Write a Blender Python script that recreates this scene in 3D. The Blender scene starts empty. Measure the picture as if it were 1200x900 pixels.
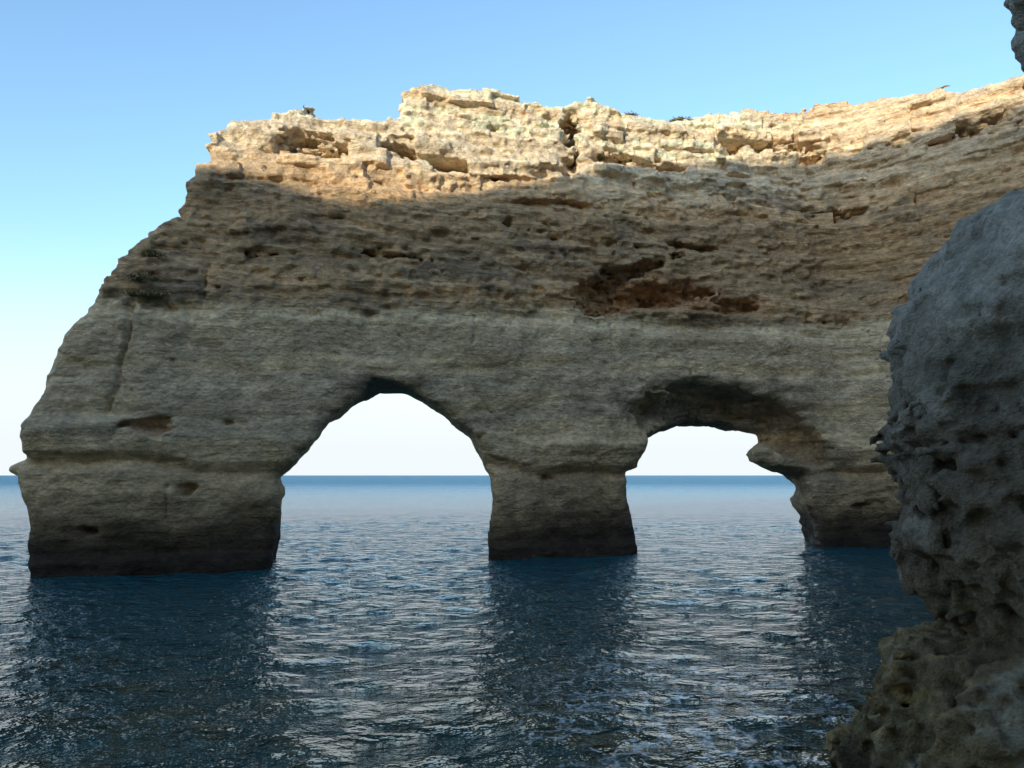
import bpy, math, random, time
import numpy as np
T0=time.time()
rng=np.random.RandomState(7)
random.seed(3)
# ------------------------------------------------------------------ camera
CAMH=4.0; FPX=950.0; PITCH=math.atan(107/950)
sc=bpy.context.scene
cam=bpy.data.objects.new("camera",bpy.data.cameras.new("camera"))
sc.collection.objects.link(cam); sc.camera=cam
cam.location=(0,0,CAMH); cam.rotation_euler=(math.pi/2+PITCH,0,0)
cam.data.lens=FPX/1200*36; cam.data.sensor_width=36
cam.data.clip_start=0.1; cam.data.clip_end=60000
def ray(px,py):
    a=(px-600)/FPX; b=(450-py)/FPX
    c,s=math.cos(PITCH),math.sin(PITCH)
    return np.array([a, c-b*s, s+b*c])
# ------------------------------------------------------------------ noise helpers
LAT=rng.rand(64,64,64).astype(np.float32)*2-1
def vnoise(x,y,z,wl,seed=0):
    x=x/wl+seed*13.7; y=y/wl+seed*7.3; z=z/wl+seed*3.1
    xi=np.floor(x).astype(np.int32); yi=np.floor(y).astype(np.int32); zi=np.floor(z).astype(np.int32)
    fx=(x-xi).astype(np.float32); fy=(y-yi).astype(np.float32); fz=(z-zi).astype(np.float32)
    fx=fx*fx*(3-2*fx); fy=fy*fy*(3-2*fy); fz=fz*fz*(3-2*fz)
    x0=xi&63; x1=(xi+1)&63; y0=yi&63; y1=(yi+1)&63; z0=zi&63; z1=(zi+1)&63
    a=LAT[x0,y0,z0]*(1-fx)+LAT[x1,y0,z0]*fx
    b=LAT[x0,y1,z0]*(1-fx)+LAT[x1,y1,z0]*fx
    c=LAT[x0,y0,z1]*(1-fx)+LAT[x1,y0,z1]*fx
    d=LAT[x0,y1,z1]*(1-fx)+LAT[x1,y1,z1]*fx
    a=a*(1-fy)+b*fy; c=c*(1-fy)+d*fy
    return a*(1-fz)+c*fz
L1=rng.rand(1024).astype(np.float32)*2-1
def n1(t,wl,seed=0,sharp=1.0):
    t=t/wl+seed*31.7; i=np.floor(t).astype(np.int32); f=(t-i).astype(np.float32)
    f=np.clip((f-0.5)*sharp+0.5,0,1); f=f*f*(3-2*f)
    return L1[i&1023]*(1-f)+L1[(i+1)&1023]*f
def sstep(a,b,x):
    t=np.clip((x-a)/(b-a),0,1); return t*t*(3-2*t)
def smax(a,b,k):
    h=np.clip(0.5-0.5*(b-a)/k,0,1)
    return b*(1-h)+a*h+k*h*(1-h)
# ------------------------------------------------------------------ surface nets
def surface_nets(f,tox):
    nx,ny,nz=f.shape
    s=f<0
    cnt=np.zeros((nx-1,ny-1,nz-1),np.uint8)
    for i in (0,1):
        for j in (0,1):
            for k in (0,1):
                cnt+=s[i:nx-1+i,j:ny-1+j,k:nz-1+k]
    act=(cnt>0)&(cnt<8)
    idx=np.argwhere(act)
    vid=-np.ones(act.shape,np.int32); vid[act]=np.arange(len(idx))
    acc=np.zeros((len(idx),3),np.float64); n=np.zeros(len(idx))
    C=[(i,j,k) for i in (0,1) for j in (0,1) for k in (0,1)]
    for a in C:
        for ax in range(3):
            if a[ax]==1: continue
            b=list(a); b[ax]=1
            fa=f[idx[:,0]+a[0],idx[:,1]+a[1],idx[:,2]+a[2]].astype(np.float64)
            fb=f[idx[:,0]+b[0],idx[:,1]+b[1],idx[:,2]+b[2]].astype(np.float64)
            m=(fa<0)!=(fb<0)
            t=np.where(m,fa/np.where(m,fa-fb,1),0)
            p=np.tile(np.array(a,float),(len(idx),1)); p[:,ax]+=t
            acc[m]+=p[m]; n[m]+=1
    pos=idx+acc/n[:,None]
    faces=[]
    for ax in range(3):
        o=[q for q in range(3) if q!=ax]
        sl0=[slice(None)]*3; sl1=[slice(None)]*3
        sl0[ax]=slice(0,-1); sl1[ax]=slice(1,None)
        A=s[tuple(sl0)]; B=s[tuple(sl1)]
        e=np.argwhere(A!=B)
        good=(e[:,o[0]]>0)&(e[:,o[1]]>0)&(e[:,o[0]]<f.shape[o[0]]-1)&(e[:,o[1]]<f.shape[o[1]]-1)
        e=e[good]; sg=A[e[:,0],e[:,1],e[:,2]]
        def g(d0,d1):
            c=e.copy(); c[:,o[0]]-=d0; c[:,o[1]]-=d1
            return vid[c[:,0],c[:,1],c[:,2]]
        q=np.stack([g(1,1),g(0,1),g(0,0),g(1,0)],1)
        if ax==1: q=q[:,::-1]
        q[~sg]=q[~sg][:,::-1]
        faces.append(q)
    F=np.concatenate(faces); V=tox(pos)
    # drop small loose islands
    lab=np.arange(len(V)); e=np.concatenate([F[:,[0,1]],F[:,[1,2]],F[:,[2,3]]])
    for it in range(400):
        m=np.minimum(lab[e[:,0]],lab[e[:,1]]); new=lab.copy()
        np.minimum.at(new,e[:,0],m); np.minimum.at(new,e[:,1],m)
        np.minimum.at(new,lab[e[:,0]],m); np.minimum.at(new,lab[e[:,1]],m)
        for _ in range(4): new=new[new]
        if (new==lab).all(): break
        lab=new
    size=np.bincount(lab,minlength=len(V)); keep=size[lab]>=0.2*size.max()
    remap=np.cumsum(keep)-1
    F=F[keep[F[:,0]]]; print("islands its",it,"removed",(~keep).sum())
    return V[keep],remap[F]
def make_mesh(name,V,F,col=None,smooth=True,alpha=None):
    me=bpy.data.meshes.new(name)
    me.vertices.add(len(V)); me.vertices.foreach_set("co",V.astype(np.float32).ravel())
    me.loops.add(F.size); me.loops.foreach_set("vertex_index",F.astype(np.int32).ravel())
    me.polygons.add(len(F)); me.polygons.foreach_set("loop_start",(np.arange(len(F))*F.shape[1]).astype(np.int32))
    me.update(calc_edges=True)
    me.polygons.foreach_set("use_smooth",np.full(len(F),smooth))
    if col is not None:
        at=me.color_attributes.new("rock_col","FLOAT_COLOR","POINT")
        c=np.ones((len(V),4),np.float32); c[:,:3]=col
        if alpha is not None: c[:,3]=alpha
        at.data.foreach_set("color",c.ravel())
    me.validate()
    ob=bpy.data.objects.new(name,me); sc.collection.objects.link(ob)
    return ob
# ------------------------------------------------------------------ cliff plan line
cx=np.array([-30,-22,-15,-6,2.4,9,14,19,22,26,30,36,50]); cy=np.array([28.5,31.3,34,37.3,40.7,43.3,45.2,46.6,45.3,41.2,37.6,34,28])
gx=np.arange(-30,50,0.05); gy=np.interp(gx,cx,cy)
ker=np.hanning(61); ker/=ker.sum(); gy=np.convolve(np.pad(gy,30,mode='edge'),ker,'valid')
def Fp(x): return np.interp(x,gx,gy)
pz=[-2,0,0.5,0.8,1.9,3.0,3.9,4.3,4.8,5.8,6.2,6.6,9.5,11.0,11.3,11.9,12.3,14,14.3,16,16.4,18.0,18.3,19.6,19.9,21.2,21.5,26]
pw=[-.25,-.25,-.15,.3,.2,.1,.2,.5,.0,-.15,.1,.2,.3,.2,.2,.5,.65,.75,.95,1.0,1.2,1.35,1.7,1.75,2.1,2.2,2.6,2.9]
def Pb(x,z):
    zdip=z-0.045*x+0.25*np.sin(x*0.21)+.15*np.sin(x*.63+1)
    return np.where(z>8,np.interp(zdip,pz,pw),np.interp(z+.28*np.sin(x*.45)*sstep(1.5,4,z)+.12*np.sin(x*1.3)*sstep(1,3,z),pz,pw))+.04*np.maximum(0,-15.5-x)**2
def unp(px,py,w=0.6,useP=True):
    r=ray(px,py); t=np.linspace(20,70,2501)
    X=t*r[0]; Z=CAMH+t*r[2]
    d=t*r[1]-Fp(X)-w-(Pb(X,Z) if useP else 0); i=np.argmax(d>0)
    tt=t[i-1]+(t[i]-t[i-1])*(-d[i-1])/(d[i]-d[i-1])
    return np.array([tt*r[0],tt*r[1],CAMH+tt*r[2]])
outer=[(40,672),(38,640),(33,610),(25,585),(22,560),(10,553),(12,545),(28,535),(24,510),(30,490),(48,465),(55,440),(70,410),(88,385),(108,355),(125,335),(140,310),(165,290),(187,270),(207,250),(220,228),(231,203),(240,178),(245,157),(270,142),(290,133),(330,130),(360,124),(400,133),(440,138),(465,136),(470,110),(485,102),(505,103),(520,106),(545,108),(570,116),(600,120),(640,122),(690,116),(715,122),(725,132),(745,130),(780,140),(815,138),(850,133),(890,127),(915,130),(960,125),(1010,120),(1060,112),(1120,104),(1150,97),(1180,92),(1200,84)]
rightp=[(955,640),(955,610),(944,590),(948,575),(940,560),(905,550),(885,540),(878,530),(886,518),(882,512),(840,503),(800,502),(775,508),(757,518),(757,530),(748,548),(735,553),(736,575),(740,600),(743,640)]
leftp=[(572,648),(575,615),(578,585),(572,556),(563,540),(553,515),(535,503),(515,485),(492,468),(470,458),(446,457),(430,469),(410,483),(388,500),(362,525),(338,545),(324,560),(330,575),(328,600),(318,655)]
def shrf(x): return 0.24*sstep(-15,-12.5,x)*sstep(-6,-8.5,x)-0.26*sstep(12.5,15,x)*sstep(23,20,x)
def hole(p,up):
    w=0.5+3.8*float(sstep(545,500,p[1])); k=float(sstep(545,500,p[1]))
    q=unp(p[0],p[1]-up*k,w=w,useP=False)
    return np.array([q[0]+shrf(q[0])*(w-.6)*.8,q[2]])
O=[unp(*p)[[0,2]] for p in outer]
R=[hole(p,3) for p in rightp]; Lp=[hole(p,4) for p in leftp]
poly=[np.array([O[0][0],-4])]+O+[np.array([60,O[-1][1]+1.5]),np.array([60,-4]),np.array([R[0][0],-4])]+R+[np.array([R[-1][0],-4]),np.array([Lp[0][0],-4])]+Lp+[np.array([Lp[-1][0],-4])]
poly=np.array(poly)
def poly_sdf(X,Z,P):
    d=np.full(X.shape,1e9); ins=np.zeros(X.shape,bool)
    for i in range(len(P)):
        a=P[i]; b=P[(i+1)%len(P)]
        e=b-a; wx=X-a[0]; wz=Z-a[1]
        t=np.clip((wx*e[0]+wz*e[1])/max(1e-9,e@e),0,1)
        d=np.minimum(d,(wx-e[0]*t)**2+(wz-e[1]*t)**2)
        if a[1]!=b[1]:
            c=((a[1]>Z)!=(b[1]>Z))&(X<(b[0]-a[0])*(Z-a[1])/(b[1]-a[1])+a[0]); ins^=c
    d=np.sqrt(d); return np.where(ins,-d,d)
# ------------------------------------------------------------------ main cliff
h=0.09
xs=np.arange(-23,34,h); ws=np.arange(-1.6,10.2,h); zs=np.arange(-1.2,28,h)
X2,Z2=np.meshgrid(xs,zs,indexing='ij')
sd2=poly_sdf(X2,Z2,poly).astype(np.float32)
P2=Pb(X2,Z2)
def cpt(px,py): 
    p=unp(px,py,0); return p[0],p[2]
f=np.empty((len(xs),len(ws),len(zs)),np.float32)
W=ws.astype(np.float32)[None,:,None]
# openings are cut slightly askew to the wall, as the sea has cut them
shr=shrf(xs)
for j,wv in enumerate(ws):
    sx_=(xs+shr*(wv-.6)-xs[0])/h; i0=np.clip(np.floor(sx_).astype(int),0,len(xs)-2); fr=(sx_-i0)[:,None].astype(np.float32)
    sdw=sd2[i0]*(1-fr)+sd2[i0+1]*fr
    lowm=sstep(13,11,Z2).astype(np.float32)
    f[:,j,:]=smax(sdw*lowm+sd2*(1-lowm),(P2-wv).astype(np.float32),np.float32(.8))
thick=7.0-1.2*sstep(9,3,Z2)+1.5*sstep(20,24,X2)
f=np.maximum(f,W-thick.astype(np.float32)[:,None,:])
def dent(px,py,rx,rz,rw,w0,rot=0,k=0.3):
    global f
    a,b=cpt(px,py); c,s=math.cos(rot),math.sin(rot)
    m=(np.abs(xs-a)<rx*1.6+1); i0,i1=np.argmax(m),len(m)-np.argmax(m[::-1])
    dx=(xs[i0:i1]-a)[:,None,None]; dz=(zs-b)[None,None,:]
    u=(dx*c+dz*s)/rx; v=(-dx*s+dz*c)/rz; w=(W-w0)/rw
    e=(np.sqrt(u*u+v*v+w*w)-1)*min(rx,rz,rw)
    f[i0:i1]=smax(f[i0:i1],-e.astype(np.float32),k)
dent(770,345,3.6,.9,2.1,0.7,0.14,.25)
dent(705,345,1.7,1.1,2.2,0.8,0.5,.2)
dent(760,312,3.2,.45,1.6,0.8,0.42,.2)
dent(815,290,1.9,.22,1.2,0.8,0.0,.1)
dent(860,357,2.6,.4,1.1,0.7,0,.12)
dent(970,378,2.0,.3,.8,0.2,0,.15)
dent(845,486,4.6,1.6,3.3,-0.1,-0.05,0.7)
dent(940,520,2.7,1.1,2.6,-0.1,-0.4,0.6)
dent(172,498,.72,.38,.9,-0.05,0.1,0.1)
dent(106,622,.35,.2,.7,-.0,0,0.1); dent(215,575,.3,.2,.6,0,0,0.1); dent(265,495,.25,.12,.5,0,0,0.1); dent(285,497,.2,.1,.5,0,0,0.1)
dent(60,590,.8,.5,.5,0.1,0.6,0.2); dent(640,560,.3,.15,.5,0,0,.1)
dent(668,165,.38,1.6,1.9,1.9,0,0.1)
dent(857,172,.6,.8,1.6,2.2,0,0.2)
dent(1000,595,.8,.3,.6,0,0,0.1)
dent(925,172,2.6,.3,1.2,2.0,-.05,0.2); dent(1050,165,2.4,.25,1.0,1.9,-.1,0.2)
dent(410,165,1.8,.2,1.,1.9,0,0.1); dent(520,185,1.6,.2,1.1,1.7,0,0.1); dent(740,187,1.9,.25,1.2,1.8,0,0.1)
dent(350,155,.8,.3,.9,2.1,0,.1); dent(590,152,1.5,.2,1.,2.3,0,.1)
dent(560,258,2.2,.14,.6,.9,0,.1); dent(330,300,1.8,.12,.6,.7,0,.1); dent(470,300,1.6,.12,.6,.7,0,.1); dent(1000,250,2.0,.15,.6,1.0,0,.1)
def crack(pts,wd,dp):
    global f
    q=np.array([cpt(*p) for p in pts]); d=np.full(X2.shape,1e9)
    for a,b in zip(q[:-1],q[1:]):
        e=b-a; t=np.clip(((X2-a[0])*e[0]+(Z2-a[1])*e[1])/(e@e),0,1)
        d=np.minimum(d,np.hypot(X2-a[0]-e[0]*t,Z2-a[1]-e[1]*t))
    add=np.where(d<wd,dp*(1-d/wd),0).astype(np.float32)
    f+=add[:,None,:]*(W<4)
crack([(155,352),(152,385),(146,405),(138,430),(136,450),(129,462),(122,482)],.14,.3)
crack([(243,310),(240,350)],.13,.25)
crack([(195,570),(193,610)],.12,.2)
crack([(555,370),(558,385),(554,402)],.13,.25)
crack([(1075,210),(1080,250),(1085,300)],.15,.2)
crack([(640,262),(600,250),(540,252),(480,248)],.13,.2)
crack([(545,400),(552,450),(572,480),(600,505)],.11,.12)
crack([(160,355),(178,345),(200,362)],.18,.3)
crack([(715,380),(718,400)],.12,.2); crack([(200,420),(203,440),(198,455)],.1,.15)
band=np.abs(f)<1.2
ii=np.argwhere(band)
x=xs[ii[:,0]]; w=ws[ii[:,1]]; z=zs[ii[:,2]]; y=Fp(x)+w
print("band",len(ii),time.time()-T0)
def strat(x,y,z):
    warp=vnoise(x,y,z,6.0,1)*0.5+vnoise(x,y,z,2.0,2)*0.16
    return z-0.045*x+warp
up=sstep(10.8,12.5,z-0.045*x); top=sstep(17.6,18.6,z-0.06*x)
zz=strat(x,y,z)
st=0.55*n1(zz,1.15,1,2.6)+0.45*n1(zz,.5,2,2.2)+0.25*n1(zz,.25,3,1.5)
lat=0.6+0.9*vnoise(x,y,z*2,2.4,5)
N=st*lat*(0.12+0.21*up+0.05*top)
n4=vnoise(x,y,z,4.5,6); n2=vnoise(x,y,z*1.3,1.7,7); na=vnoise(x,y,z*1.7,.8,8); nb=vnoise(x,y,z*1.6,.42,9); nc=vnoise(x,y,z*1.2,.22,10)
N+=0.30*n4+0.14*n2*(0.8+.4*up)+0.07*na*(0.6+1.2*up)+0.05*nb*(.8+1.9*up)+0.04*nc*(.8+2.0*up)
# spalled facets on the massive lower bed
cr1=np.abs(vnoise(x,y,z*.8,3.0,41)); cr2=np.abs(vnoise(x,y,z*1.2,1.4,42))
N+=(.34*cr1-.2*cr2)*(1-up)
N+=.10*np.maximum(0,1-cr2/.05)*(1-up)*sstep(.0,.3,n4)
pit=vnoise(x*1.0,y,z*2.4,.8,12)
N+=np.maximum(0,pit-.45)*(0.15+0.45*up)
jw=vnoise(x,y,z,1.2,14)*.2
layer=np.floor(zz/0.8).astype(np.int64)
bi=np.floor((x+jw+L1[layer&1023]*3)/1.9).astype(np.int64)
blk=L1[(bi*37+layer*101)&1023]
N+=blk*(0.05+0.03*up+0.24*top)
layer2=np.floor(zz/0.36).astype(np.int64)
bi2=np.floor((x+jw+L1[(layer2+50)&1023]*3)/1.0).astype(np.int64)
N+=L1[(bi2*57+layer2*11+300)&1023]*(0.025+0.045*up+0.05*top)
edge_=sstep(-1.2,-.3,sd2[ii[:,0],ii[:,2]])
N*=1-.4*edge_
f[band]+=N.astype(np.float32)
f[:, -1,:]=1; f[-1]=1; f[:,0,:]=np.maximum(f[:,0,:],.1); f[:,:,0]=1
def tox(p):
    X=xs[0]+p[:,0]*h; Wv=ws[0]+p[:,1]*h; Z=zs[0]+p[:,2]*h
    return np.stack([X,Fp(X)+Wv,Z],1)
V,Fc=surface_nets(f,tox)
del f,band
print("verts",len(V),time.time()-T0)
def mixc(c,t,col): return c*(1-t[:,None])+np.array(col)[None,:]*t[:,None]
def cliffcol(V):
    x,y,z=V.T
    zz=strat(x,y,z)
    n=vnoise(x,y,z,2.5,21); m=vnoise(x,y,z*1.5,.8,22); q=vnoise(x,y,z*2,.35,23)
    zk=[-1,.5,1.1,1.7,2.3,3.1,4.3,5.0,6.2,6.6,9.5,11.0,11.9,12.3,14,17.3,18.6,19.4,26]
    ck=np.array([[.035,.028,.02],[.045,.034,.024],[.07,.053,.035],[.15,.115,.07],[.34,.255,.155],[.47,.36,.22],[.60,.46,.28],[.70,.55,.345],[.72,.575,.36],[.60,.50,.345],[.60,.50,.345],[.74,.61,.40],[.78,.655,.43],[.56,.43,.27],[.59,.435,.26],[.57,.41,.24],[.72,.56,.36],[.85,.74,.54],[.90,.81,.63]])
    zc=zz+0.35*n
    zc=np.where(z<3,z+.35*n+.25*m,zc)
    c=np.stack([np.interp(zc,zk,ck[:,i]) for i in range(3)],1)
    s=n1(zz,.7,31,1.5)*.6+n1(zz,.28,32,1.5)*.4
    c*=(1+0.22*s)[:,None]
    orange=sstep(.25,.75,n1(zz,1.1,33,1.5)+.35*m)*sstep(11,13,z)
    c=mixc(c,orange*.45,[.72,.46,.22])
    yel=sstep(.2,.7,n1(zz,.9,35,1.5)+.4*n)*sstep(13,10,z)*sstep(3,5,z)
    c=mixc(c,yel*.35,[.74,.56,.28])
    c=mixc(c,sstep(12,24,x)*sstep(13,16,z)*.35,[.64,.41,.21])
    li=sstep(.10,.42,n*.6+m*.5+q*.25)*sstep(9,12,z)*(1-sstep(18,20,z)*.85)
    c=mixc(c,li*.42,[.23,.205,.16])
    li2=sstep(.3,.6,vnoise(x,y,z*.5,1.8,25)*.7+q*.4)*(1-sstep(9,12,z))*.3
    c=mixc(c,li2,[.38,.335,.265])
    # dark lichen colonies
    for (px,py,rx,rz) in [(545,315,3.2,1.1),(925,240,2.8,.8),(190,330,2.2,1.0),(650,290,2.0,.6),(1050,250,2,.8),(860,225,2.0,.5),(300,275,1.6,.7)]:
        a,b=cpt(px,py)
        d=np.sqrt(((x-a)/rx)**2+((z-b)/rz)**2)+.7*m+.5*q
        c=mixc(c,sstep(1.1,.5,d)*.5,[.17,.16,.135])
    for (px,py,rx,rz) in [(760,340,5.0,1.3),(172,500,.8,.45),(850,358,3,.5)]:
        a,b=cpt(px,py)
        d=np.sqrt(((x-a)/rx)**2+((z-b)/rz)**2)+.3*m
        c=mixc(c,sstep(1.2,.5,d)*.45,[.52,.27,.13])
    # dark algae tint, painted in to deepen the shade round the arch soffits
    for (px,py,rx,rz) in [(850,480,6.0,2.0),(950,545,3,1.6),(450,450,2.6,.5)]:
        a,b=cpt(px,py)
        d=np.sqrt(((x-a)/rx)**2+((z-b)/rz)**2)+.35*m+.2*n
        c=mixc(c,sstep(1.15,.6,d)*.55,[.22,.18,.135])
    c*=(1+.18*m+.15*q)[:,None]
    return np.clip(c*[1.04,.955,.90],.012,.90), .45+.4*sstep(10.5,12.5,zz)-.2*sstep(18,19.5,z-.06*x)
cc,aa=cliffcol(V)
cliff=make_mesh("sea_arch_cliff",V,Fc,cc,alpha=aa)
print("cliff built",time.time()-T0)

# ------------------------------------------------------------------ near boulder
def unpY(px,py,Y):
    r=ray(px,py); t=Y/r[1]; return t*r[0],CAMH+t*r[2]
hb=0.042
bx=np.arange(3.6,11.5,hb); by=np.arange(6.6,14.4,hb); bz=np.arange(-.8,13,hb)
edge=[(1330,165),(1260,178),(1200,197),(1160,215),(1125,240),(1095,270),(1075,300),(1055,340),(1040,380),(1035,420),(1032,450),(1040,490),(1050,540),(1055,580),(1060,620),(1065,660),(1080,700),(1092,740),(1088,765),(1055,772),(1037,785),(1025,820),(1005,860),(985,900),(970,930)]
E=np.array([unpY(p[0],p[1],10.5) for p in edge]); E[:,0]+=.52
o=np.argsort(E[:,1]); E=E[o]
xc,yc=9.8,10.6
xl=np.interp(bz,E[:,1],E[:,0]); topz=E[-1,1]
BX,BY,BZ=[a.astype(np.float32) for a in np.meshgrid(bx,by,bz,indexing='ij')]
rx=np.maximum(xc-xl,.05).astype(np.float32)[None,None,:]
ry=np.minimum(rx*.8,3.6)
fb=(np.sqrt(((BX-xc)/rx)**2+((BY-yc)/ry)**2)-1)*ry*.8
fb=np.maximum(fb,BZ-np.float32(topz))
col=np.maximum(np.maximum(9.1-BX,np.abs(BY-11.2)-2.4),BZ-12.3)
fb=-smax(-fb,-col,np.float32(.5))
lx,lz=unpY(1182,-8,10.5)
el=(np.sqrt(((BX-(lx+2.6))/2.3)**2+((BY-10.7)/2.2)**2+((BZ-(lz+1.3))/1.15)**2)-1)*1.1
fb=-smax(-fb,-el,np.float32(.3))
band=np.abs(fb)<.7
x=BX[band]; y=BY[band]; z=BZ[band]; del BX,BY,BZ
def bnoise(x,y,z):
    def nn(*a): return vnoise(x,y,z,*a)
    lowr=sstep(5.8,3.6,z)
    big=.20*nn(2.2,1)+.14*nn(.9,2)
    N=.06*nn(.42,3)*(1+1.2*lowr)+.05*nn(.21,4)*(1+1.3*lowr)+.048*nn(.11,5)*(1+.8*lowr)
    N+=.05*np.abs(nn(.3,31))*(1+lowr)
    N+=np.maximum(0,nn(.34,6)-.5)*.15*lowr
    wz=z+.25*nn(1.6,8)
    N+=.09*n1(wz,.8,9,2.5)*(0.3+lowr)
    N+=.10*np.exp(-((wz-4.45)/.06)**2)
    N+=-.22*np.abs(nn(1.1,11))*lowr
    return big,N
g1,g2=bnoise(x,y,z); fb[band]+=g1+g2
fb[-1]=1; fb[:,-1]=1; fb[:,0]=1; fb[:,:,0]=1; fb[0]=1
Vb,Fb=surface_nets(fb,lambda p: np.stack([bx[0]+p[:,0]*hb,by[0]+p[:,1]*hb,bz[0]+p[:,2]*hb],1))
del fb
x,y,z=Vb.T
m=vnoise(x,y,z,.7,22); q=vnoise(x,y,z,.16,23); n=vnoise(x,y,z,2.,24)
zc=z+.7*n
ck=np.array([[.09,.07,.04],[.32,.235,.115],[.23,.175,.105],[.26,.215,.155],[.45,.395,.31],[.58,.52,.43]])
zk=[0,1.2,2.2,4.2,5.4,8]
c=np.stack([np.interp(zc,zk,ck[:,i]) for i in range(3)],1)
c=mixc(c,sstep(.15,.6,m*.7+q*.4)*.5,[.16,.14,.105])
c=mixc(c,sstep(.25,.6,-m*.7+q*.4)*.35,[.60,.54,.44])
c=mixc(c,sstep(.2,.5,q*.6+m*.6)*sstep(3,1.5,z)*.7,[.50,.34,.14])
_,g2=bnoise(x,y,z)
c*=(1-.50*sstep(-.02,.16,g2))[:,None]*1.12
c*=(1+.25*q)[:,None]
gu=np.exp(-(((x-5.95+.1*q+.1*m)/.05)**2))*sstep(.25,.35,z)*sstep(1.0,.85,z)*sstep(-.3,.1,q)
c=mixc(c,np.clip(gu*1.5,0,.9),[.75,.75,.72])
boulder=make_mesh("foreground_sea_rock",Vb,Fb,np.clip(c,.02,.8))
print("boulder built",len(Vb),time.time()-T0)

# ------------------------------------------------------------------ rock material
def rockmat(name,bumpd,scales,zs_,strata=0,rough=.92):
    m=bpy.data.materials.new(name); m.use_nodes=True; nt=m.node_tree; N=nt.nodes; L=nt.links
    b=N["Principled BSDF"]; b.inputs["Roughness"].default_value=rough
    b.inputs["Specular IOR Level"].default_value=.2
    at=N.new("ShaderNodeAttribute"); at.attribute_name="rock_col"
    tc=N.new("ShaderNodeTexCoord")
    mp=N.new("ShaderNodeMapping"); mp.inputs["Scale"].default_value=(1,1,zs_); L.new(tc.outputs["Object"],mp.inputs[0])
    n1_=N.new("ShaderNodeTexNoise"); n1_.inputs["Scale"].default_value=scales[0]; n1_.inputs["Detail"].default_value=6; n1_.inputs["Roughness"].default_value=.72; L.new(mp.outputs[0],n1_.inputs[0])
    mr=N.new("ShaderNodeMapRange"); mr.inputs[1].default_value=.3; mr.inputs[2].default_value=.7; mr.inputs[3].default_value=.62; mr.inputs[4].default_value=1.38
    L.new(n1_.outputs[0],mr.inputs[0]); fac=mr.outputs[0]
    n2_=N.new("ShaderNodeTexNoise"); n2_.inputs["Scale"].default_value=scales[1]; n2_.inputs["Detail"].default_value=6; n2_.inputs["Roughness"].default_value=.74; L.new(mp.outputs[0],n2_.inputs[0])
    vo=N.new("ShaderNodeTexVoronoi"); vo.inputs["Scale"].default_value=scales[2]; L.new(mp.outputs[0],vo.inputs[0])
    ad=N.new("ShaderNodeMath"); ad.operation='MULTIPLY_ADD'; ad.inputs[1].default_value=.3; L.new(vo.outputs["Distance"],ad.inputs[0]); L.new(n2_.outputs[0],ad.inputs[2])
    hgt=ad.outputs[0]
    if strata:
        mp2=N.new("ShaderNodeMapping"); mp2.inputs["Scale"].default_value=(.3,.3,2.6); mp2.inputs["Rotation"].default_value=(0,math.radians(2.6),0); L.new(tc.outputs["Object"],mp2.inputs[0])
        n3=N.new("ShaderNodeTexNoise"); n3.inputs["Scale"].default_value=1.5; n3.inputs["Detail"].default_value=6; n3.inputs["Roughness"].default_value=.7; n3.inputs["Distortion"].default_value=.5; L.new(mp2.outputs[0],n3.inputs[0])
        sa=N.new("ShaderNodeMath"); sa.operation='MULTIPLY'; sa.inputs[1].default_value=strata; L.new(at.outputs["Alpha"],sa.inputs[0])
        a2=N.new("ShaderNodeMath"); a2.operation='MULTIPLY_ADD'; L.new(sa.outputs[0],a2.inputs[1]); L.new(n3.outputs[0],a2.inputs[0]); L.new(hgt,a2.inputs[2]); hgt=a2.outputs[0]
        mr3=N.new("ShaderNodeMapRange"); mr3.inputs[1].default_value=.35; mr3.inputs[2].default_value=.62; mr3.inputs[3].default_value=-.38; mr3.inputs[4].default_value=.22; L.new(n3.outputs[0],mr3.inputs[0])
        mq=N.new("ShaderNodeMath"); mq.operation='MULTIPLY_ADD'; mq.inputs[2].default_value=1.0; L.new(mr3.outputs[0],mq.inputs[0]); L.new(at.outputs["Alpha"],mq.inputs[1])
        mm=N.new("ShaderNodeMath"); mm.operation='MULTIPLY'; L.new(fac,mm.inputs[0]); L.new(mq.outputs[0],mm.inputs[1]); fac=mm.outputs[0]
    vm=N.new("ShaderNodeVectorMath"); vm.operation='SCALE'; L.new(at.outputs["Color"],vm.inputs[0]); L.new(fac,vm.inputs["Scale"])
    L.new(vm.outputs[0],b.inputs["Base Color"])
    bp=N.new("ShaderNodeBump"); bp.inputs["Strength"].default_value=1; bp.inputs["Distance"].default_value=bumpd
    L.new(hgt,bp.inputs["Height"]); L.new(bp.outputs[0],b.inputs["Normal"])
    return m
cliff.data.materials.append(rockmat("limestone_strata",.24,(3.0,2.6,5.5),1.3,1.7))
boulder.data.materials.append(rockmat("pitted_limestone",.16,(12,10,22),1.1))

# ------------------------------------------------------------------ sun and sky
SUN_EL=math.radians(14)
sdir=np.array([-0.42,-0.9]); sdir/=np.linalg.norm(sdir)
S=np.array([sdir[0]*math.cos(SUN_EL),sdir[1]*math.cos(SUN_EL),math.sin(SUN_EL)])
from mathutils import Vector
sun=bpy.data.objects.new("sun",bpy.data.lights.new("sun",'SUN')); sc.collection.objects.link(sun)
sun.rotation_euler=Vector(S).to_track_quat('Z','Y').to_euler()
sun.data.energy=5; sun.data.angle=math.radians(.5); sun.data.color=(1,.89,.68)
w=bpy.data.worlds.new("World"); sc.world=w; w.use_nodes=True; nt=w.node_tree
sky=nt.nodes.new("ShaderNodeTexSky"); sky.sky_type='NISHITA'; sky.sun_disc=False
sky.sun_elevation=SUN_EL; sky.sun_rotation=math.atan2(S[0],S[1])
sky.air_density=1.0; sky.dust_density=1.0; sky.ozone_density=1.3
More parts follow.
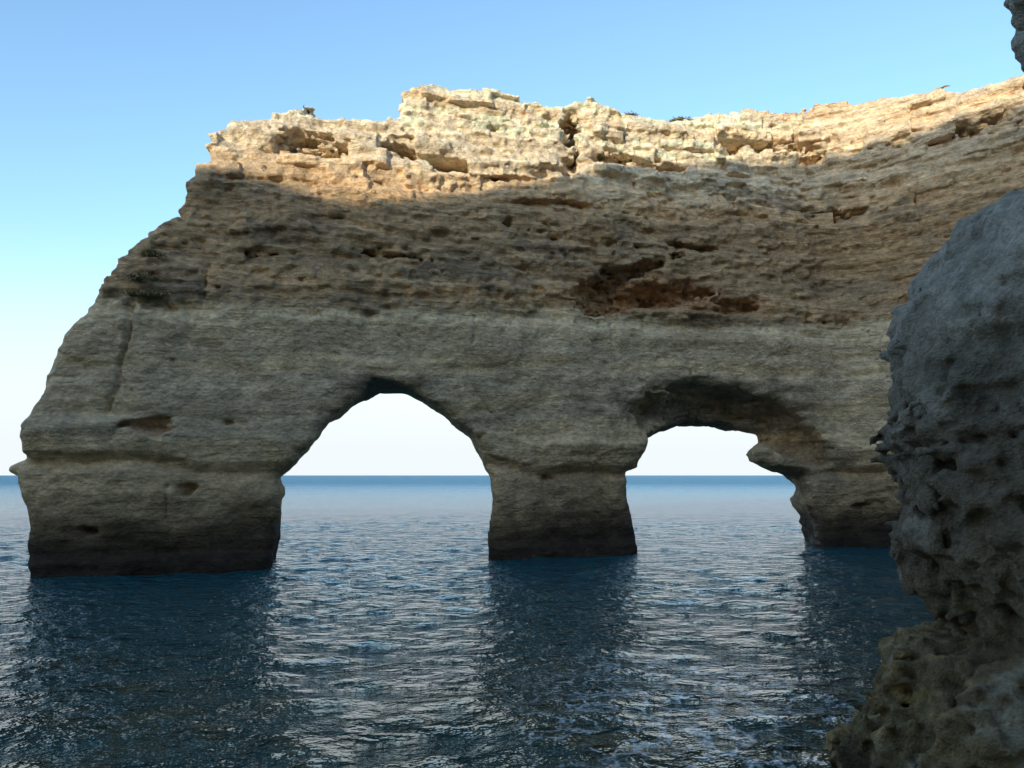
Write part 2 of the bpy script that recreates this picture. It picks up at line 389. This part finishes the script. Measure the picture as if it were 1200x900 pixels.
tint=nt.nodes.new("ShaderNodeVectorMath"); tint.operation='MULTIPLY'; tint.inputs[1].default_value=(.84,1.0,1.08); nt.links.new(sky.outputs[0],tint.inputs[0])
# pale sea haze low in the sky
tcw=nt.nodes.new("ShaderNodeTexCoord"); sp=nt.nodes.new("ShaderNodeSeparateXYZ"); nt.links.new(tcw.outputs["Generated"],sp.inputs[0])
mh=nt.nodes.new("ShaderNodeMapRange"); mh.interpolation_type='SMOOTHSTEP'; mh.inputs[1].default_value=.02; mh.inputs[2].default_value=.28; mh.inputs[3].default_value=1; mh.inputs[4].default_value=0
nt.links.new(sp.outputs[2],mh.inputs[0])
mxw=nt.nodes.new("ShaderNodeMix"); mxw.data_type='RGBA'; nt.links.new(mh.outputs[0],mxw.inputs[0]); nt.links.new(tint.outputs[0],mxw.inputs[6]); mxw.inputs[7].default_value=(2.72,2.92,3.03,1)
nt.links.new(mxw.outputs[2],nt.nodes["Background"].inputs[0]); nt.nodes["Background"].inputs[1].default_value=.33

# ------------------------------------------------------------------ mainland cliff behind the beach (throws the shadow)
edgepts=[(225,205),(300,203),(330,216),(400,238),(450,247),(480,240),(520,224),(580,216),(640,206),(720,196),(800,190),(860,187),(940,184),(1050,158),(1200,125)]
rid=[]
for p in edgepts:
    P=unp(*p,w=.1)
    t=(P[1]+26)/(-S[1]); rid.append((P[0]+S[0]*t,P[2]+S[2]*t))
rid=np.array(rid)
def ridge(x): return np.interp(x,np.concatenate([[-120],rid[:,0],[90]]),np.concatenate([[rid[0,1]-1],rid[:,1],[rid[-1,1]+1]]))
path=np.array([(-110,-26),(25,-26),(42,-20),(54,-6),(54,12),(46,26),(36,36.5),(33,42)],float)
seg=np.hypot(*np.diff(path,axis=0).T); cs=np.concatenate([[0],np.cumsum(seg)])
ss=np.arange(0,cs[-1],.6); px=np.interp(ss,cs,path[:,0]); py=np.interp(ss,cs,path[:,1])
ker=np.hanning(15); ker/=ker.sum()
px=np.convolve(np.pad(px,7,mode='edge'),ker,'valid'); py=np.convolve(np.pad(py,7,mode='edge'),ker,'valid')
tx=np.gradient(px); ty=np.gradient(py); l=np.hypot(tx,ty); nx_,ny_=ty/l,-tx/l
nv=46
tt=np.concatenate([np.linspace(0,1,nv),[1.0,1.0,1.0]]); off=np.concatenate([np.zeros(nv),[6,14,25]])
rt=np.where(py<-18,ridge(px),26.0); rt=np.convolve(np.pad(rt,1,mode='edge'),[.25,.5,.25],'valid')
rt=rt+.35*vnoise(px,py,px*0,1.6,51)
Vs=[]
for k in range(len(tt)):
    zz_=-1.5+tt[k]*(rt+1.5)
    n_=1.1*vnoise(px,py,zz_,6,3)+.5*vnoise(px,py,zz_,2.,4)+.35*n1(zz_,1.0,7,2)
    if k>=nv-1: n_=n_*0
    Vs.append(np.stack([px+nx_*(off[k]+n_),py+ny_*(off[k]+n_),zz_+(.0 if k<nv else -.3*(k-nv+1))],1))
Vs.append(np.stack([px+nx_*25,py+ny_*25,np.full_like(px,-1.5)],1))
Vs=np.array(Vs); K,M=Vs.shape[:2]
idx=np.arange(K*M).reshape(K,M)
Fq=np.stack([idx[:-1,:-1],idx[:-1,1:],idx[1:,1:],idx[1:,:-1]],-1).reshape(-1,4)
Vm=Vs.reshape(-1,3)
cc,aa=cliffcol(Vm)
main=make_mesh("mainland_cliff",Vm,Fq,cc,alpha=aa); main.data.materials.append(cliff.data.materials[0])

# ------------------------------------------------------------------ scrub on the cliff
def shrub(px,py,r,hgt,n,seed,side=False):
    rr=np.random.RandomState(seed)
    a=unp(px,py,.9)
    if side: base=unp(px,py,-.15)
    else:
        m=(np.abs(V[:,0]-a[0])<.3)&(np.abs(V[:,1]-a[1])<.8)
        base=np.array([a[0],a[1],V[m,2].max()-.15]) if m.any() else a
    vs=[];fs=[]
    lobes=rr.randn(6,3)*[r*.5,r*.4,hgt*.12]+[0,0,hgt*.15]
    for i in range(n):
        c=lobes[rr.randint(6)]+rr.randn(3)*[r*.25,r*.25,hgt*.18]
        if not side: c[2]=abs(c[2])
        u=rr.randn(3); u/=np.linalg.norm(u); v=np.cross(u,rr.randn(3)); v/=np.linalg.norm(v)
        s=.03+.03*rr.rand(); k=len(vs)
        vs+= [base+c-u*s*1.6,base+c+v*s*.6,base+c+u*s*1.6,base+c-v*s*.6]; fs.append([k,k+1,k+2,k+3])
    for i in range(14):
        c=lobes[rr.randint(6)]; d=np.array([.02,0,0]); k=len(vs)
        vs+=[base-d+[0,0,-.15],base+d+[0,0,-.15],base+c+d*.4,base+c-d*.4]; fs.append([k,k+1,k+2,k+3])
    ob=make_mesh("shrub",np.array(vs),np.array(fs),smooth=False); ob.data.materials.append(SM); return ob
SM=bpy.data.materials.new("scrub_leaves"); SM.use_nodes=True; b=SM.node_tree.nodes["Principled BSDF"]; b.inputs["Roughness"].default_value=.8
gi=SM.node_tree.nodes.new("ShaderNodeNewGeometry"); cr=SM.node_tree.nodes.new("ShaderNodeValToRGB"); cr.color_ramp.elements[0].color=(.09,.08,.035,1); cr.color_ramp.elements[1].color=(.30,.23,.11,1)
SM.node_tree.links.new(gi.outputs["Random Per Island"],cr.inputs[0]); SM.node_tree.links.new(cr.outputs[0],b.inputs["Base Color"])
for i,(a,b_,r,hh,n,sd_) in enumerate([(738,132,.6,.28,1100,False),(793,138,.55,.42,1300,False),(165,327,.6,.3,900,True),(182,300,.4,.4,700,True),(170,345,.7,.2,700,True)]):
    shrub(a,b_,r,hh,n,100+i,sd_)

# ------------------------------------------------------------------ beach
bxs=np.arange(-60,56,1.0); bys=np.arange(-34,6,.8)
A,B=np.meshgrid(bxs,bys,indexing='ij')
Zb=np.interp(B,[-34,-10,-2,1,3.5,6],[4,2.8,2.3,2.0,.0,-1.2])+.12*vnoise(A,B,A*0,3,2)
Vq=np.stack([A,B,Zb],-1).reshape(-1,3); ix=np.arange(A.size).reshape(A.shape)
beach=make_mesh("sand_beach",Vq,np.stack([ix[:-1,:-1],ix[1:,:-1],ix[1:,1:],ix[:-1,1:]],-1).reshape(-1,4))
ms=bpy.data.materials.new("sand"); ms.use_nodes=True
bs=ms.node_tree.nodes["Principled BSDF"]; bs.inputs["Roughness"].default_value=.95
nz_=ms.node_tree.nodes.new("ShaderNodeTexNoise"); nz_.inputs["Scale"].default_value=20
rp=ms.node_tree.nodes.new("ShaderNodeValToRGB"); rp.color_ramp.elements[0].color=(.36,.27,.16,1); rp.color_ramp.elements[1].color=(.48,.38,.25,1)
ms.node_tree.links.new(nz_.outputs[0],rp.inputs[0]); ms.node_tree.links.new(rp.outputs[0],bs.inputs["Base Color"])
beach.data.materials.append(ms)

# ------------------------------------------------------------------ sea
def axis(lo,hi,st,far,g=1.22):
    core=np.arange(lo,hi,st); out=[];d=st;p=core[-1]
    while p<far: d*=g;p+=d;out.append(p)
    return core,np.array(out)
c1,o1=axis(-34,34,.14,30000,1.15); xsea=np.concatenate([-o1[::-1],c1,o1])
c2,o2=axis(5,52,.10,30000,1.03); ysea=np.concatenate([[-80,-40,-10,0,3],c2,o2])
A,B=np.meshgrid(xsea,ysea,indexing='ij')
fade=sstep(110,50,B)*sstep(60,34,np.abs(A))*sstep(-5,4,B)
gust=.8+.5*vnoise(A,B*1.6,A*0,14,9)
Zw=(.05*vnoise(A*.6,B,A*0,2.2,1)+.06*vnoise(A*.75+B*.15,B,A*0,.95,2)*gust+.042*vnoise(A*.85-B*.2,B,A*0,.46,3)*gust)*fade
Zw+=.02*np.sin(B*.55+.6*np.sin(A*.08)+A*.07)*fade
Vq=np.stack([A,B,Zw],-1).reshape(-1,3); ix=np.arange(A.size).reshape(A.shape)
sea=make_mesh("sea_water",Vq,np.stack([ix[:-1,:-1],ix[1:,:-1],ix[1:,1:],ix[:-1,1:]],-1).reshape(-1,4))
m=bpy.data.materials.new("sea_water"); m.use_nodes=True; nt=m.node_tree; N=nt.nodes; L=nt.links
b=N["Principled BSDF"]; b.inputs["IOR"].default_value=1.33
tc=N.new("ShaderNodeTexCoord")
def noise(scale,sx,sy,det,rot=0,rough=.55):
    mp=N.new("ShaderNodeMapping"); mp.inputs["Scale"].default_value=(sx,sy,1); mp.inputs["Rotation"].default_value=(0,0,rot); L.new(tc.outputs["Object"],mp.inputs[0])
    n=N.new("ShaderNodeTexNoise"); n.inputs["Scale"].default_value=scale; n.inputs["Detail"].default_value=det; n.inputs["Roughness"].default_value=rough; L.new(mp.outputs[0],n.inputs[0]); return n
a1=noise(1.0,.6,1,2,.15); a2=noise(3.6,.75,1,3,-.25,.6)
bp1=N.new("ShaderNodeBump"); bp1.inputs["Distance"].default_value=.66; L.new(a1.outputs[0],bp1.inputs["Height"])
bp2=N.new("ShaderNodeBump"); bp2.inputs["Distance"].default_value=.36; L.new(a2.outputs[0],bp2.inputs["Height"]); L.new(bp1.outputs[0],bp2.inputs["Normal"])
L.new(bp2.outputs[0],b.inputs["Normal"])
sx=N.new("ShaderNodeSeparateXYZ"); L.new(tc.outputs["Object"],sx.inputs[0])
def mrange(src,a,b_,c,d):
    q=N.new("ShaderNodeMapRange"); q.inputs[1].default_value=a; q.inputs[2].default_value=b_; q.inputs[3].default_value=c; q.inputs[4].default_value=d; L.new(src,q.inputs[0]); return q.outputs[0]
def math_(op,a,b_):
    q=N.new("ShaderNodeMath"); q.operation=op
    for i,v in enumerate((a,b_)):
        if isinstance(v,(int,float)): q.inputs[i].default_value=v
        else: L.new(v,q.inputs[i])
    return q.outputs[0]
# unresolved wavelets far out act as roughness
L.new(mrange(sx.outputs[1],40,400,.05,.40),b.inputs["Roughness"])
# shallows: weed and sand bottom showing through near the shore
a4=noise(.45,1,1,7,0,.75)
mu=math_('MULTIPLY',mrange(sx.outputs[1],10,21,1,0),mrange(a4.outputs[0],.46,.62,0,1))
gr=N.new("ShaderNodeMix"); gr.data_type='RGBA'; L.new(mrange(sx.outputs[1],12,34,0,1),gr.inputs[0]); gr.inputs[6].default_value=(.008,.05,.04,1); gr.inputs[7].default_value=(.003,.06,.075,1)
mx=N.new("ShaderNodeMix"); mx.data_type='RGBA'; L.new(gr.outputs[2],mx.inputs[6]); mx.inputs[7].default_value=(.11,.08,.028,1); L.new(mu,mx.inputs[0])
mx2=N.new("ShaderNodeMix"); mx2.data_type='RGBA'; L.new(mrange(sx.outputs[1],30,200,0,1),mx2.inputs[0]); L.new(mx.outputs[2],mx2.inputs[6]); mx2.inputs[7].default_value=(.015,.15,.24,1)
# thin foam lines drifting off the rocks
vf=N.new("ShaderNodeTexVoronoi"); vf.feature='DISTANCE_TO_EDGE'; vf.inputs["Scale"].default_value=1.5
dn=noise(1.2,1,1,4,0,.6); va=N.new("ShaderNodeVectorMath"); va.operation='MULTIPLY_ADD'; va.inputs[1].default_value=(1.6,1.6,0); L.new(dn.outputs["Color"],va.inputs[0]); L.new(tc.outputs["Object"],va.inputs[2]); L.new(va.outputs[0],vf.inputs[0])
fl=mrange(vf.outputs["Distance"],.01,.09,1,0)
fn=mrange(noise(5,1,1,5,0,.75).outputs[0],.42,.56,0,1)
dx=math_('SUBTRACT',sx.outputs[0],3.2); dy=math_('SUBTRACT',sx.outputs[1],14.5)
rr_=math_('ADD',math_('MULTIPLY',math_('MULTIPLY',dx,dx),.10),math_('MULTIPLY',math_('MULTIPLY',dy,dy),.04))
fm=math_('MULTIPLY',math_('MULTIPLY',fl,fn),mrange(rr_,.3,1.3,1,0))
mx3=N.new("ShaderNodeMix"); mx3.data_type='RGBA'; L.new(fm,mx3.inputs[0]); L.new(mx2.outputs[2],mx3.inputs[6]); mx3.inputs[7].default_value=(.8,.84,.84,1)
L.new(mx3.outputs[2],b.inputs["Base Color"])
sea.data.materials.append(m)
sc.view_settings.view_transform='Standard'; sc.view_settings.look='None'; sc.view_settings.exposure=0
print("done",time.time()-T0)
